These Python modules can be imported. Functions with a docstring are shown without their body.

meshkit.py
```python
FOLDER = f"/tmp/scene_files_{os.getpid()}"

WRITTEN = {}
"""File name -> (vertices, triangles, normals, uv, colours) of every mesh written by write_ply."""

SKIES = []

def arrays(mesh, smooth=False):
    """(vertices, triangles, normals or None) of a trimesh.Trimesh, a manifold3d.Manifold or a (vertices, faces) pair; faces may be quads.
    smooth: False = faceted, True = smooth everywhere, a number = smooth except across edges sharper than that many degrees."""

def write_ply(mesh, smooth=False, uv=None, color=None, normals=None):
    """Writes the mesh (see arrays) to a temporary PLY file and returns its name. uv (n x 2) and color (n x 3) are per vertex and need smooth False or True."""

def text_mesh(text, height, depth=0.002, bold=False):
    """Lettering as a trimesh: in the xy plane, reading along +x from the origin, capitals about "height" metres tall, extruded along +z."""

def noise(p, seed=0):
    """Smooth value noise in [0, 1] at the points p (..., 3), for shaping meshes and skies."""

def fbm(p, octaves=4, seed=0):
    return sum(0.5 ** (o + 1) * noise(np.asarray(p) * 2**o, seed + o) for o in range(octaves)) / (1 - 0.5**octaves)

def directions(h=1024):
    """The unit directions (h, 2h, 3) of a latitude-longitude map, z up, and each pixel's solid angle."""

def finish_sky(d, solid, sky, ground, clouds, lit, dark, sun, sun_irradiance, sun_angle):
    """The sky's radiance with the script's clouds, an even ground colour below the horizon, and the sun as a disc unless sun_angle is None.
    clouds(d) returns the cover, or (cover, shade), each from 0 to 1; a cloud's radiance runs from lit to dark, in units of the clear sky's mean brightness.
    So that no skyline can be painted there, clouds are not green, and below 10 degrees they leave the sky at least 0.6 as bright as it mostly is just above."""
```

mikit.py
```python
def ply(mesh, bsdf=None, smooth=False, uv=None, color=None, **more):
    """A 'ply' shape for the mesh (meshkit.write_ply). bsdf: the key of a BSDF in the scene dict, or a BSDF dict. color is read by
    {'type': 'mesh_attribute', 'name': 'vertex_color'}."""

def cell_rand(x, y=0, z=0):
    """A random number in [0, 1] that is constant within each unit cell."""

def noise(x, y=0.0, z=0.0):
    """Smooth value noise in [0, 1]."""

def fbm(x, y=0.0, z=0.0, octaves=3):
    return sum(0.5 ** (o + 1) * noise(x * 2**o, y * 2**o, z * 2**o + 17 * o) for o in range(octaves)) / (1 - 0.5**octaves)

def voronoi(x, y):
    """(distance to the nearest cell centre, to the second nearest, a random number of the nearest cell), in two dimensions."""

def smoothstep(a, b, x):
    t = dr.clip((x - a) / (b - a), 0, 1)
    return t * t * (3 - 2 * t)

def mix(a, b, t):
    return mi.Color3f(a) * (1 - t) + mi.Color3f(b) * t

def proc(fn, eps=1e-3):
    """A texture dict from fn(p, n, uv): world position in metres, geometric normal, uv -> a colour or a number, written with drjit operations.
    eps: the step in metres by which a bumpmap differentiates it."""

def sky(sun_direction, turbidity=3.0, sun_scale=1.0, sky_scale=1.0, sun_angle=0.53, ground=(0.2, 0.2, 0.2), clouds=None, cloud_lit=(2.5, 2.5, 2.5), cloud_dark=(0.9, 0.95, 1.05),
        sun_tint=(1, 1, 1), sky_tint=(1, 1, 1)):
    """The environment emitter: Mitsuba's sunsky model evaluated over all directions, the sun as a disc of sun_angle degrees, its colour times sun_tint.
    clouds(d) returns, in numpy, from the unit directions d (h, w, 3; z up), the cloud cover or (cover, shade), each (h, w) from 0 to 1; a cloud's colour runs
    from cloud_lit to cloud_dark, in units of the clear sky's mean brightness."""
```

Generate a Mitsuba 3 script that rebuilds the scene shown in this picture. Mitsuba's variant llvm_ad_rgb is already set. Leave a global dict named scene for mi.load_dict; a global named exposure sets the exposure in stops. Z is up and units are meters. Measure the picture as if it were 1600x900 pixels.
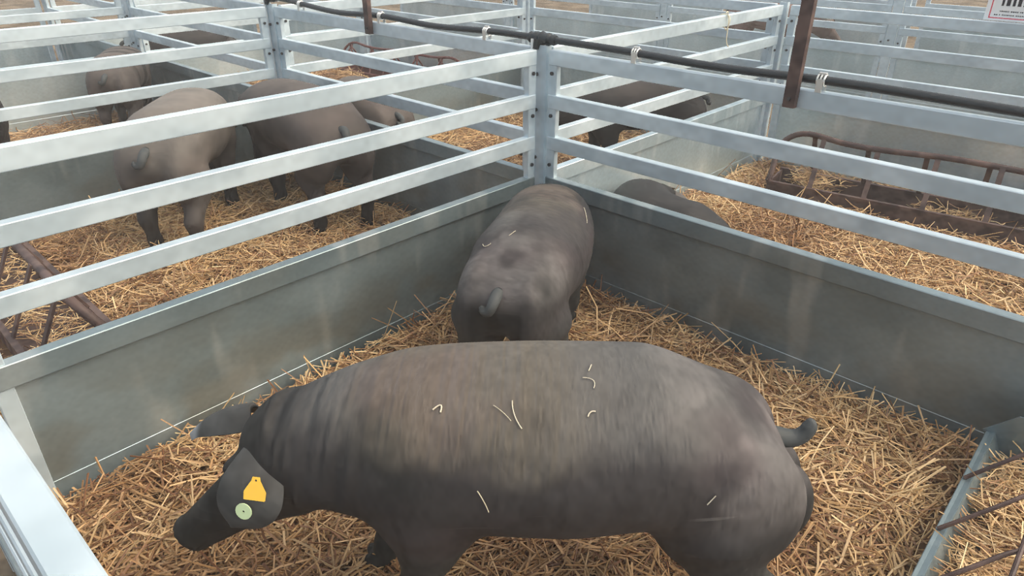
import math
import numpy as np, trimesh
import drjit as dr
import mitsuba as mi
import mikit, meshkit
from mikit import proc, noise, fbm, smoothstep, mix
from scipy.interpolate import PchipInterpolator, CubicSpline

T = mi.ScalarTransform4f
scene, labels = {}, {}
PI = math.pi

# ------------------------------------------------------------------ camera, sky, exposure
CAM = np.array([-2.5865, -2.2431, 1.6945])
YAW, PITCH, ROLL = 0.7548, 0.4925, 0.0043
F_PX = 1079.74
_f = np.array([math.cos(PITCH) * math.cos(YAW), math.cos(PITCH) * math.sin(YAW), -math.sin(PITCH)])
_r = np.array([math.sin(YAW), -math.cos(YAW), 0.0])
_u = np.cross(_r, _f)
_up = _u * math.cos(ROLL) - _r * math.sin(ROLL)
scene['camera'] = {'type': 'perspective', 'fov': math.degrees(2 * math.atan(800 / F_PX)), 'fov_axis': 'x', 'near_clip': 0.02, 'far_clip': 200.0,
                   'to_world': T().look_at(origin=CAM.tolist(), target=(CAM + _f).tolist(), up=_up.tolist())}
exposure = 2.9


def overcast(d):
    """Thick cloud, brighter overhead than at the horizon."""
    n = meshkit.fbm(d * np.array([2.2, 2.2, 4.0]) + 3.0, 4, 5)
    return np.ones(d.shape[:2]), np.clip(1.0 - np.clip(d[..., 2], 0, 1) + (n - 0.5) * 0.25, 0, 1)


scene['sky'] = mikit.sky((0.45, -0.70, 0.72), turbidity=4.0, sun_scale=0.55, sky_scale=1.0, sun_angle=60, ground=(0.25, 0.22, 0.19), clouds=overcast,
                         cloud_lit=(1.50, 1.48, 1.45), cloud_dark=(0.58, 0.77, 0.95), sun_tint=(0.93, 0.99, 1.06))


# ------------------------------------------------------------------ materials
def two(b):
    return {'type': 'twosided', 'bsdf': b}


def rgb(*c):
    return {'type': 'rgb', 'value': list(c)}


def galv_color(p, n, uv):
    a = fbm(p.x * 5.0 + 3.1, p.y * 5.0, p.z * 7.0, 3)
    b = noise(p.x * 38.0, p.y * 38.0, p.z * 38.0)
    c = mix((0.46, 0.555, 0.62), (0.60, 0.70, 0.765), smoothstep(0.3, 0.7, a))
    return c * (0.93 + 0.14 * b)


def sheet_color(p, n, uv):
    a = fbm(p.x * 1.9 + 7.0, p.y * 1.9, p.z * 2.6, 3)
    s = fbm(p.x * 9.0, p.y * 9.0, p.z * 1.6 + 5.0, 3)
    d = fbm(p.x * 4.1 + 1.7, p.y * 4.1, p.z * 5.0 + 9.0, 3)
    g = fbm(p.x * 60.0, p.y * 60.0, p.z * 60.0, 2)
    c = mix((0.150, 0.20, 0.225), (0.255, 0.325, 0.36), smoothstep(0.3, 0.7, a))
    c = mix(c, (0.47, 0.51, 0.515), 0.4 * smoothstep(0.55, 0.8, s))
    dirt = smoothstep(0.46, 0.72, d) * (0.30 + 0.7 * smoothstep(0.42, 0.05, p.z))
    c = mix(c, (0.17, 0.155, 0.115), 0.5 * dirt)
    return c * (0.92 + 0.16 * g)


def lit_sheet_color(p, n, uv):  # same sheet metal, painted lighter for the brighter light farther back
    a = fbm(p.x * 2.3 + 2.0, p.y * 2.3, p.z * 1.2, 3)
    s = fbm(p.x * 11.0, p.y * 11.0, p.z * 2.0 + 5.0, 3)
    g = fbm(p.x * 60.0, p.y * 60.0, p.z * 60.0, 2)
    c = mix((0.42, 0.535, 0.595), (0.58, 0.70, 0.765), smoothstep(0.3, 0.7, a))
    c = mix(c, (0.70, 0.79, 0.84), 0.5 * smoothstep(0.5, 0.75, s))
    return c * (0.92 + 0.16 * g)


def galv_rough(p, n, uv):
    return 0.24 + 0.2 * fbm(p.x * 4.0, p.y * 4.0, p.z * 6.0 + 2.0, 2)


scene['galvanised'] = two({'type': 'principled', 'base_color': proc(galv_color), 'metallic': 0.40, 'roughness': 0.42, 'specular': 0.5})
scene['galv_sheet'] = two({'type': 'principled', 'base_color': proc(sheet_color), 'metallic': 0.5, 'roughness': proc(galv_rough), 'specular': 0.5})
scene['galv_sheet_lit'] = two({'type': 'principled', 'base_color': proc(lit_sheet_color), 'metallic': 0.6, 'roughness': 0.27, 'specular': 0.5})  # lit copy of the galvanised sheet; far fences' stronger light is in its colour
scene['bolt_metal'] = two({'type': 'principled', 'base_color': rgb(0.06, 0.06, 0.065), 'metallic': 0.6, 'roughness': 0.5})
scene['bright_metal'] = two({'type': 'principled', 'base_color': rgb(0.72, 0.72, 0.70), 'metallic': 0.8, 'roughness': 0.3})


def rust_color(p, n, uv):
    a = fbm(p.x * 14.0, p.y * 14.0, p.z * 14.0, 3)
    return mix((0.055, 0.035, 0.034), (0.125, 0.080, 0.070), smoothstep(0.3, 0.7, a))


scene['rusty_steel'] = two({'type': 'principled', 'base_color': proc(rust_color), 'metallic': 0.15, 'roughness': 0.5, 'specular': 0.4})
scene['red_steel'] = two({'type': 'principled', 'base_color': rgb(0.13, 0.05, 0.045), 'metallic': 0.1, 'roughness': 0.5, 'specular': 0.4})
scene['black_hose'] = two({'type': 'principled', 'base_color': rgb(0.018, 0.023, 0.028), 'roughness': 0.38, 'specular': 0.5})
scene['pale_plastic'] = two({'type': 'principled', 'base_color': rgb(0.72, 0.74, 0.74), 'roughness': 0.35})
scene['string_mat'] = two({'type': 'diffuse', 'reflectance': rgb(0.78, 0.72, 0.55)})


def ground_color(p, n, uv):
    a = fbm(p.x * 3.0, p.y * 3.0, p.z, 4)
    b = fbm(p.x * 40.0, p.y * 40.0, 1.0, 2)
    return mix((0.10, 0.078, 0.058), (0.22, 0.175, 0.13), smoothstep(0.3, 0.7, a * 0.7 + b * 0.3))


scene['ground_mat'] = two({'type': 'diffuse', 'reflectance': proc(ground_color)})
scene['straw_mat'] = two({'type': 'principled', 'base_color': {'type': 'mesh_attribute', 'name': 'vertex_color'}, 'roughness': 0.5, 'specular': 0.35})


def skin_bump(p, n, uv):
    return fbm(p.x * 55.0, p.y * 55.0, p.z * 38.0, 3) * 0.0022 + noise(p.x * 260.0, p.y * 260.0, p.z * 60.0) * 0.0007


scene['pig_skin'] = two({'type': 'bumpmap', 'arbitrary': proc(skin_bump, 0.002), 'scale': 1.0,
                         'bsdf': {'type': 'principled', 'base_color': {'type': 'mesh_attribute', 'name': 'vertex_color'}, 'roughness': 0.58, 'specular': 0.22, 'sheen': 0.10}})
scene['eye_mat'] = {'type': 'principled', 'base_color': rgb(0.012, 0.009, 0.008), 'roughness': 0.12, 'specular': 0.6}
scene['tag_yellow'] = two({'type': 'principled', 'base_color': rgb(0.86, 0.50, 0.06), 'roughness': 0.45})
scene['tag_print'] = two({'type': 'diffuse', 'reflectance': rgb(0.66, 0.34, 0.04)})
scene['tag_green'] = two({'type': 'principled', 'base_color': rgb(0.55, 0.68, 0.42), 'roughness': 0.4})
scene['sign_white'] = two({'type': 'diffuse', 'reflectance': rgb(0.86, 0.87, 0.88)})
scene['sign_red'] = two({'type': 'diffuse', 'reflectance': rgb(0.72, 0.14, 0.18)})
scene['sign_ink'] = two({'type': 'diffuse', 'reflectance': rgb(0.04, 0.04, 0.05)})

# ------------------------------------------------------------------ helpers
counts = {}


def numbered(key):
    n = counts.get(key, 0)
    counts[key] = n + 1
    return key if n == 0 else f'{key}_{n:03d}'


def thing(name, label, cat, group=None, kind=None):
    key = numbered(name)
    d = {'label': label, 'category': cat}
    if group:
        d['group'] = group
    if kind:
        d['kind'] = kind
    labels[key] = d
    return key


def part(parent, name, shape, label=None, kind=None):
    key = numbered(parent + '__' + name)
    scene[key] = shape
    d = {}
    if label:
        d['label'] = label
    if kind:
        d['kind'] = kind
    if d:
        labels[key] = d
    return key


def box(x0, x1, y0, y1, z0, z1, ch=0.0):
    if ch <= 0:
        m = trimesh.creation.box((x1 - x0, y1 - y0, z1 - z0))
        m.apply_translation(((x0 + x1) / 2, (y0 + y1) / 2, (z0 + z1) / 2))
        return m
    pts = []
    for sx in (0, 1):
        for sy in (0, 1):
            for sz in (0, 1):
                c = np.array([x1 if sx else x0, y1 if sy else y0, z1 if sz else z0], float)
                s = np.array([-1 if sx else 1, -1 if sy else 1, -1 if sz else 1]) * ch
                for a in range(3):
                    v = c + s
                    v[a] = c[a]
                    pts.append(v)
    return trimesh.convex.convex_hull(np.array(pts))


def tube(path, radius, sides=10, cap=True):
    path = np.asarray(path, float)
    r = np.broadcast_to(np.asarray(radius, float), (len(path),))
    tan = np.gradient(path, axis=0)
    tan /= np.linalg.norm(tan, axis=1, keepdims=True)
    ref = np.array([0, 0, 1.0]) if abs(tan[0][2]) < 0.9 else np.array([1.0, 0, 0])
    u = np.cross(tan[0], ref)
    u /= np.linalg.norm(u)
    rings = []
    for i in range(len(path)):
        u = u - tan[i] * (u @ tan[i])
        u /= np.linalg.norm(u)
        w = np.cross(tan[i], u)
        a = np.arange(sides) / sides * 2 * PI
        rings.append(path[i] + r[i] * (np.cos(a)[:, None] * u + np.sin(a)[:, None] * w))
    v = np.vstack(rings)
    f = []
    n = len(path)
    for i in range(n - 1):
        for k in range(sides):
            a, b = i * sides + k, i * sides + (k + 1) % sides
            f += [[a, b, b + sides], [a, b + sides, a + sides]]
    if cap:
        v = np.vstack([v, path[0], path[-1]])
        for k in range(sides):
            f.append([n * sides, (k + 1) % sides, k])
            f.append([n * sides + 1, (n - 1) * sides + k, (n - 1) * sides + (k + 1) % sides])
    return trimesh.Trimesh(v, np.array(f), process=False)


def smooth_path(pts, n=24):
    pts = np.asarray(pts, float)
    s = np.r_[0, np.cumsum(np.linalg.norm(np.diff(pts, axis=0), axis=1))]
    return CubicSpline(s, pts)(np.linspace(0, s[-1], n))


def cat(*m):
    return trimesh.util.concatenate([x for x in m])


def bar(a, b, w, t, ref=(0, 0, 1)):
    """A flat bar from a to b, w wide and t thick."""
    a, b = np.asarray(a, float), np.asarray(b, float)
    d = b - a
    L = np.linalg.norm(d)
    d = d / L
    ref = np.asarray(ref, float)
    s = np.cross(d, ref)
    s /= np.linalg.norm(s)
    q = np.cross(s, d)
    m = trimesh.creation.box((L, w, t))
    M = np.eye(4)
    M[:3, 0], M[:3, 1], M[:3, 2], M[:3, 3] = d, s, q, (a + b) / 2
    m.apply_transform(M)
    return m


# ------------------------------------------------------------------ pale haze added to lighten the far pens
scene['added_haze'] = {'type': 'homogeneous', 'albedo': rgb(0.97, 0.98, 0.985), 'sigma_t': 0.009}
scene['haze_volume'] = {'type': 'cube', 'to_world': T().translate([5, 5, 1.5]).scale([12, 12, 1.9]), 'bsdf': {'type': 'null'}, 'interior': {'type': 'ref', 'id': 'added_haze'}}
labels['haze_volume'] = {'label': 'thin pale haze added over the pens to lighten the far ones', 'category': 'haze', 'kind': 'stuff'}
scene['camera']['medium'] = {'type': 'ref', 'id': 'added_haze'}
# ------------------------------------------------------------------ floor
m = trimesh.creation.box((44, 44, 0.1))
m.apply_translation((6, 6, -0.11))
scene['floor'] = mikit.ply(m, 'ground_mat')
labels['floor'] = {'label': 'trodden brown earth floor under the pens and the aisle', 'category': 'floor', 'kind': 'structure'}

# ------------------------------------------------------------------ galvanised fence panels
RAILS = [(1.15, 0.068, 0.042), (0.945, 0.066, 0.042), (0.742, 0.066, 0.042), (0.534, 0.078, 0.048), (0.068, 0.108, 0.010)]
_cache = {}


def cached(key, fn, bsdf, smooth=False):
    if key not in _cache:
        _cache[key] = mikit.ply(fn(), bsdf, smooth)
    return _cache[key]


def panel(p0, p1, label, latch=False, group=None, th=None, sheet='galv_sheet'):
    p0, p1 = np.array(p0, float), np.array(p1, float)
    L = round(float(np.linalg.norm(p1 - p0)), 3)
    ang = math.degrees(math.atan2(p1[1] - p0[1], p1[0] - p0[0]))
    tw = T().translate([p0[0], p0[1], 0]).rotate([0, 0, 1], ang)
    key = thing('pen_fence', label, 'fence', group)
    g = 0.055
    for i, (zt, h, t) in enumerate(RAILS):
        t = th or t
        sh = cached(('rail', L, zt, t, sheet), lambda: box(g + 0.004, L - g - 0.004, -t / 2, t / 2, zt - h, zt, 0.003), 'galvanised' if i < 3 else sheet)
        part(key, 'rail', {**sh, 'to_world': tw})
    part(key, 'sheet', {**cached(('sheet', L, sheet), lambda: box(g + 0.05, L - g - 0.05, -0.003, 0.003, 0.060, 0.462), sheet), 'to_world': tw}, 'wide flat galvanised sheet below the rails')
    for a in (g, L - g - 0.052):
        def stile():
            w = box(a, a + 0.052, -0.016, 0.016, -0.06, 1.135, 0.003)
            return w
        part(key, 'stile', {**cached(('stile', L, a), stile, 'galvanised'), 'to_world': tw})
    for a in (g + 0.026, L - g - 0.026):
        for z in (1.045, 0.845, 0.60):
            def bolt():
                c = trimesh.creation.cylinder(0.009, 0.05, sections=6)
                c.apply_transform(trimesh.transformations.rotation_matrix(PI / 2, [1, 0, 0]))
                c.apply_translation((a, 0, z))
                return c
            part(key, 'bolt', {**cached(('bolt', L, a, z), bolt, 'bolt_metal'), 'to_world': tw})
    if latch:
        part(key, 'latch', {**cached(('latch', L), lambda: tube([(0.03, -0.05, 0.50), (0.30, -0.05, 0.50)], 0.016), 'bright_metal', 30), 'to_world': tw}, 'bright tubular sliding latch')
    return key


def post(x, y, label, drop=False, double=False, w=0.085, d=0.038):
    key = thing('fence_post', label, 'fence post')
    tw = T().translate([x, y, 0])
    def chan():
        return cat(box(-d / 2, -d / 2 + 0.005, -w / 2, w / 2, -0.06, 1.165), box(-d / 2 + 0.005, d / 2, -w / 2, -w / 2 + 0.005, -0.06, 1.165), box(-d / 2 + 0.005, d / 2, w / 2 - 0.005, w / 2, -0.06, 1.165))
    part(key, 'channel', {**cached(('chan', w, d), chan, 'galvanised'), 'to_world': tw})
    for z in (1.03, 0.86, 0.62):
        def bolt():
            c = trimesh.creation.cylinder(0.009, 0.014, sections=6)
            c.apply_transform(trimesh.transformations.rotation_matrix(PI / 2, [0, 1, 0]))
            c.apply_translation((-d / 2 - 0.006, 0.012, z))
            return c
        part(key, 'bolt', {**cached(('pbolt', d, z), bolt, 'bolt_metal'), 'to_world': tw})
    if drop:
        pts = smooth_path([(-d / 2 - 0.010, 0.036, 1.19), (-d / 2 - 0.011, 0.034, 0.9), (-d / 2 - 0.012, 0.030, 0.55), (-d / 2 - 0.011, 0.034, 0.10)], 14)
        part(key, 'drop_tube', {**mikit.ply(tube(pts, 0.0085, 8), 'pale_plastic', 40), 'to_world': tw}, 'thin pale tube running down the post')
    return key


X0, X1, X2, X3 = 0.0, 2.65, 5.33, 8.0
Y0, Y1, Y2, Y3 = 0.0, 2.48, 5.15, 7.75
XM, YM = -2.49, -2.52
XN = -2.547
panel((XM, 0), (0, 0), 'long galvanised fence on the left of the near pen, ending at the central post')
panel((0, YM), (0, 0), 'long galvanised fence on the right of the near pen, under the black water pipe')
panel((XN + 0.012, YM), (XN - 0.012, -0.06), 'nearest galvanised fence, its top seen from above at the bottom left corner')
panel((0, 0), (0, Y1), 'fence behind the two pigs of the left pen, joining the central post')
panel((0, 0), (X1, 0), 'fence running back behind the central post, with a string on its top rail', sheet='galv_sheet_lit')
panel((XM, Y1), (0, Y1), 'fence at the back of the left pen, below the pig with striped flank')
panel((0, Y1), (X1, Y1), 'fence at the back of the middle pen, before the pen with the red rack')
panel((0, Y1), (0, Y2), 'fence running away on the right of the pig with striped flank')
panel((XM, Y2), (0, Y2), 'railed fence in the far upper left, behind the pig with striped flank', sheet='galv_sheet_lit')
panel((0, Y2), (X1, Y2), 'railed fence in front of the distant dark pig at the upper left', sheet='galv_sheet_lit')
panel((0, Y2), (0, Y3), 'farthest railed fence receding at the top left corner')
panel((XM, Y3), (0, Y3), 'last hazy railed fence at the top left corner of the photo', sheet='galv_sheet_lit')
panel((0, Y3), (X1, Y3), 'last railed fence at the top, left of the first rusty bar', sheet='galv_sheet_lit')
panel((X1, 0), (X1, YM), 'railed fence behind the brown feed rack of the right pen', sheet='galv_sheet_lit')
panel((X1, Y1 + 0.03), (X1, 0), 'railed fence behind the dark pig of the middle pen, below the string', sheet='galv_sheet_lit')
panel((X1, Y2), (X1, Y1 + 0.03), 'fence behind the red zigzag rack of the far pen', sheet='galv_sheet_lit')
panel((X1, Y3), (X1, Y2), 'railed fence at the top beyond the far pen, behind the first rusty bar', sheet='galv_sheet_lit')
panel((X2, 0), (X2, -2.65), 'gate panel across the aisle at the top right, with a tubular latch', latch=True, sheet='galv_sheet_lit')
panel((X2, 2.65), (X2, 0), 'panel across the aisle between the latch gate and the next double post', sheet='galv_sheet_lit')
panel((X2, 5.3), (X2, 2.65), 'panel across the aisle at the top centre, beside the double post above the pipe', sheet='galv_sheet_lit')
panel((X2, 7.9), (X2, 5.3), 'panel across the aisle at the top, right of the first rusty bar', sheet='galv_sheet_lit')
panel((X3, 0.5), (X3, -2.2), 'farthest panel at the top right edge, behind the latch gate', sheet='galv_sheet_lit')
panel((X3, 3.2), (X3, 0.5), 'farthest panel at the top right, behind the reddish pig', sheet='galv_sheet_lit')
panel((X3, 5.9), (X3, 3.2), 'farthest panel at the top centre beyond the aisle', sheet='galv_sheet_lit')

post(0, 0, 'central galvanised post in the middle of the photo, under the taped pipe joint', drop=True)
post(0, Y1, 'galvanised post at the back right corner of the left pen, pale tube down its face', drop=True)
post(0, Y2, 'galvanised post in the upper left, above the pig with striped flank')
post(0, Y3, 'farthest galvanised post at the top left edge')
post(X1, 0, 'galvanised post at the far corner of the right pen, left of the second rusty bar', w=0.06)
post(X1, Y1 + 0.03, 'galvanised post at the top centre, left of the pipe joint', w=0.06)
post(X1, Y2, 'galvanised post at the top, behind the first rusty bar', w=0.06)
post(X2, 0, 'galvanised post beside the tubular latch across the aisle')
post(X2, 2.65, 'galvanised post across the aisle at the top, right of the centre')
post(X2, 5.3, 'galvanised post across the aisle with dark slots beside it')

# ------------------------------------------------------------------ straw
rng = np.random.default_rng(11)


def bed_height(x, y, seed, amp):
    p = np.stack([np.asarray(x) * 1.7, np.asarray(y) * 1.7, np.full_like(np.asarray(x, float), seed)], -1)
    q = np.stack([np.asarray(x) * 7.0, np.asarray(y) * 7.0, np.full_like(np.asarray(x, float), seed + 7.3)], -1)
    return -0.052 + amp * meshkit.fbm(p, 3, 3) + 0.022 * meshkit.fbm(q, 2, 5)


GOLD = np.array([[0.58, 0.40, 0.205], [0.49, 0.32, 0.155], [0.68, 0.50, 0.29], [0.35, 0.205, 0.10], [0.24, 0.125, 0.065], [0.57, 0.41, 0.225]])


def straws(n, pos, length, width, seed, lift=0.04, tilt=0.20, dark=None):
    """n bent straws as one mesh (triangular section, three rings). pos(n, rng) -> (n,3) points on the bed."""
    r = np.random.default_rng(seed)
    c = pos(n, r)
    L = r.uniform(*length, n) * r.uniform(0.5, 1.0, n)
    az = r.uniform(0, 2 * PI, n)
    el = r.normal(0, tilt, n) * r.choice([0.6, 1.0, 2.0], n, p=[0.5, 0.35, 0.15])
    d = np.stack([np.cos(az) * np.cos(el), np.sin(az) * np.cos(el), np.sin(el)], 1)
    side = np.stack([-np.sin(az), np.cos(az), np.zeros(n)], 1)
    upv = np.cross(d, side)
    bend = r.normal(0, 0.09, n) * L
    bendu = r.normal(0.0, 0.05, n) * L
    c = c.copy()
    c[:, 2] += r.uniform(0.0, lift, n) + np.abs(np.sin(el)) * L * 0.45
    w = r.uniform(*width, n)
    ks = np.array([-0.5, -0.05, 0.5])
    rings = []
    spin = r.uniform(0, 2 * PI, n)
    for k in ks:
        o = c + d * (L * k)[:, None] + side * (bend * (1 - 4 * k * k))[:, None] + upv * (bendu * (1 - 4 * k * k))[:, None]
        for j in range(3):
            a = spin + j * 2 * PI / 3
            rings.append(o + side * (np.cos(a) * w * 0.5)[:, None] + upv * (np.sin(a) * w * 0.32)[:, None])
    V = np.stack(rings, 1)
    V[:, :, 2] = np.maximum(V[:, :, 2], -0.055)
    f = []
    for i in range(2):
        for j in range(3):
            a, b = i * 3 + j, i * 3 + (j + 1) % 3
            f += [[a, b, b + 3], [a, b + 3, a + 3]]
    F = np.array(f)[None] + (np.arange(n) * 9)[:, None, None]
    col = GOLD[r.integers(0, len(GOLD), n)] * r.uniform(0.74, 1.36, n)[:, None]
    if dark is not None:
        tone = dark(c)
        col = col * (1 - tone[:, None] * np.array([0.42, 0.52, 0.56]))
    C = np.repeat(col[:, None], 9, 1)
    return V.reshape(-1, 3), F.reshape(-1, 3), C.reshape(-1, 3)


def patch_tone(scale, seed):
    def fn(c):
        p = np.stack([c[:, 0] * scale, c[:, 1] * scale, np.full(len(c), seed)], 1)
        return np.clip((meshkit.fbm(p, 3, 9) - 0.40) * 3.2, 0, 1)
    return fn


def bedding(label, x0, x1, y0, y1, n, seed, amp=0.055, keep=None, length=(0.08, 0.30), width=(0.0035, 0.0088), dens=None, avoid=None):
    nx, ny = int((x1 - x0) / 0.05) + 1, int((y1 - y0) / 0.05) + 1
    gx, gy = np.meshgrid(np.linspace(x0, x1, nx), np.linspace(y0, y1, ny), indexing='ij')
    gz = bed_height(gx, gy, seed, amp)
    V = np.stack([gx, gy, gz], -1).reshape(-1, 3)
    q = np.arange(nx * ny).reshape(nx, ny)
    Q = np.stack([q[:-1, :-1], q[1:, :-1], q[1:, 1:], q[:-1, 1:]], -1).reshape(-1, 4)
    F = np.vstack([Q[:, [0, 1, 2]], Q[:, [0, 2, 3]]])
    p = V * 9.0
    t = meshkit.fbm(p, 3, 4)[:, None]
    C = np.array([0.10, 0.05, 0.027]) * (1 - t) + np.array([0.24, 0.135, 0.07]) * t

    def pos(k, r):
        x, y = r.uniform(x0 + 0.02, x1 - 0.02, k), r.uniform(y0 + 0.02, y1 - 0.02, k)
        if dens is not None:
            x, y = dens(k, r)
        return np.stack([x, y, bed_height(x, y, seed, amp)], 1)
    sv, sf, sc = straws(n, pos, length, width, seed, dark=patch_tone(2.3, seed))
    # keep the straws inside the pen and out of the racks
    cx = sv.reshape(-1, 9, 3)
    if keep is not None:
        good = keep(cx[:, :, 0], cx[:, :, 1]).all(1)
        cx, sc = cx[good], sc.reshape(-1, 9, 3)[good].reshape(-1, 3)
        sf = sf[:len(cx) * 12]
    for a, lo, hi in ((0, x0, x1), (1, y0, y1)):
        over = np.minimum(cx[:, :, a].min(1) - lo, 0)
        cx[:, :, a] -= over[:, None]
        over = np.maximum(cx[:, :, a].max(1) - hi, 0)
        cx[:, :, a] -= over[:, None]
    m = trimesh.Trimesh(np.vstack([V, cx.reshape(-1, 3)]), np.vstack([F, sf + len(V)]), process=False)
    key = thing('straw_bedding', label, 'straw', kind='stuff')
    scene[key] = mikit.ply(m, 'straw_mat', False, color=np.vstack([C, sc]))
    return key


G = 0.03


def outside(x0, y0, ang, L, half):
    ca, sa = math.cos(math.radians(ang)), math.sin(math.radians(ang))

    def fn(x, y):
        u, v = (x - x0) * ca + (y - y0) * sa, -(x - x0) * sa + (y - y0) * ca
        return ~((u > -0.01) & (u < L + 0.01) & (np.abs(v) < half + 0.01))
    return fn


bedding('golden straw bedding covering the floor of the near pen under the ear-tagged pig', XM - 0.02, -G, YM + G, -G, 26000, 2, amp=0.075, keep=lambda x, y: ~((y < -2.165) & (x > -1.76) & (x < -0.12)))
bedding('golden straw bedding on the floor of the left pen around the standing pigs', XM + G, -G, G, Y1 - G, 18000, 4, amp=0.06, keep=outside(-2.08, 0.40, 90, 2.0, 0.18))
bedding('golden straw bedding of the right pen in front of the brown feed rack', G, X1 - G, YM + G, -G, 23000, 6, amp=0.085, keep=outside(2.00, -0.42, -81.8, 2.0, 0.18))
bedding('straw bedding of the middle pen behind the central post', G, X1 - G, G, Y1 - G, 11000, 8)
bedding('straw bedding of the pen at the upper left under the pig with striped flank', XM + G, -G, Y1 + G, Y2 - G, 7000, 10)
bedding('straw bedding heaped in the far pen before the red zigzag rack', G, X1 - G, Y1 + G, Y2 - G, 7000, 12, amp=0.22, keep=outside(2.24, 4.98, -85.5, 1.85, 0.18))
bedding('pale straw bedding far off in the pen at the very top left', G, X1 - G, Y2 + G, Y3 - G, 3000, 14)

# ------------------------------------------------------------------ pigs


def smin(a, b, k):
    h = np.clip(0.5 + 0.5 * (b - a) / k, 0, 1)
    return b * (1 - h) + a * h - k * h * (1 - h)


def loft_sdf(P, O, A, U, st, p=2.3):
    """Distance to a loft along the axis A from O; U is its up direction; st rows: t (metres along), up, down, half width."""
    A, U = np.asarray(A, float), np.asarray(U, float)
    A = A / np.linalg.norm(A)
    U = U - A * (U @ A)
    U = U / np.linalg.norm(U)
    W = np.cross(U, A)
    st = np.asarray(st, float)
    q = P - np.asarray(O, float)
    t, u, w = q @ A, q @ U, q @ W
    tc = np.clip(t, st[0, 0], st[-1, 0])
    I = PchipInterpolator(st[:, 0], st[:, 1:])(tc)
    up, dn, hw = I[..., 0], I[..., 1], I[..., 2]
    c, h = (up + dn) / 2, np.maximum((up - dn) / 2, 1e-3)
    rr = (np.abs(w / hw) ** p + np.abs((u - c) / h) ** p) ** (1 / p)
    d = (rr - 1) * np.minimum(hw, h)
    e = np.abs(t - tc)
    return np.where(e > 0, np.sqrt(np.maximum(d, 0) ** 2 + e ** 2) + np.minimum(d, 0) * 0, d)


def cone_sdf(P, a, b, ra, rb):
    a, b = np.asarray(a, float), np.asarray(b, float)
    ab = b - a
    t = np.clip(((P - a) @ ab) / (ab @ ab), 0, 1)
    return np.linalg.norm(P - a - t[..., None] * ab, axis=-1) - (ra + (rb - ra) * t)


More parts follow.
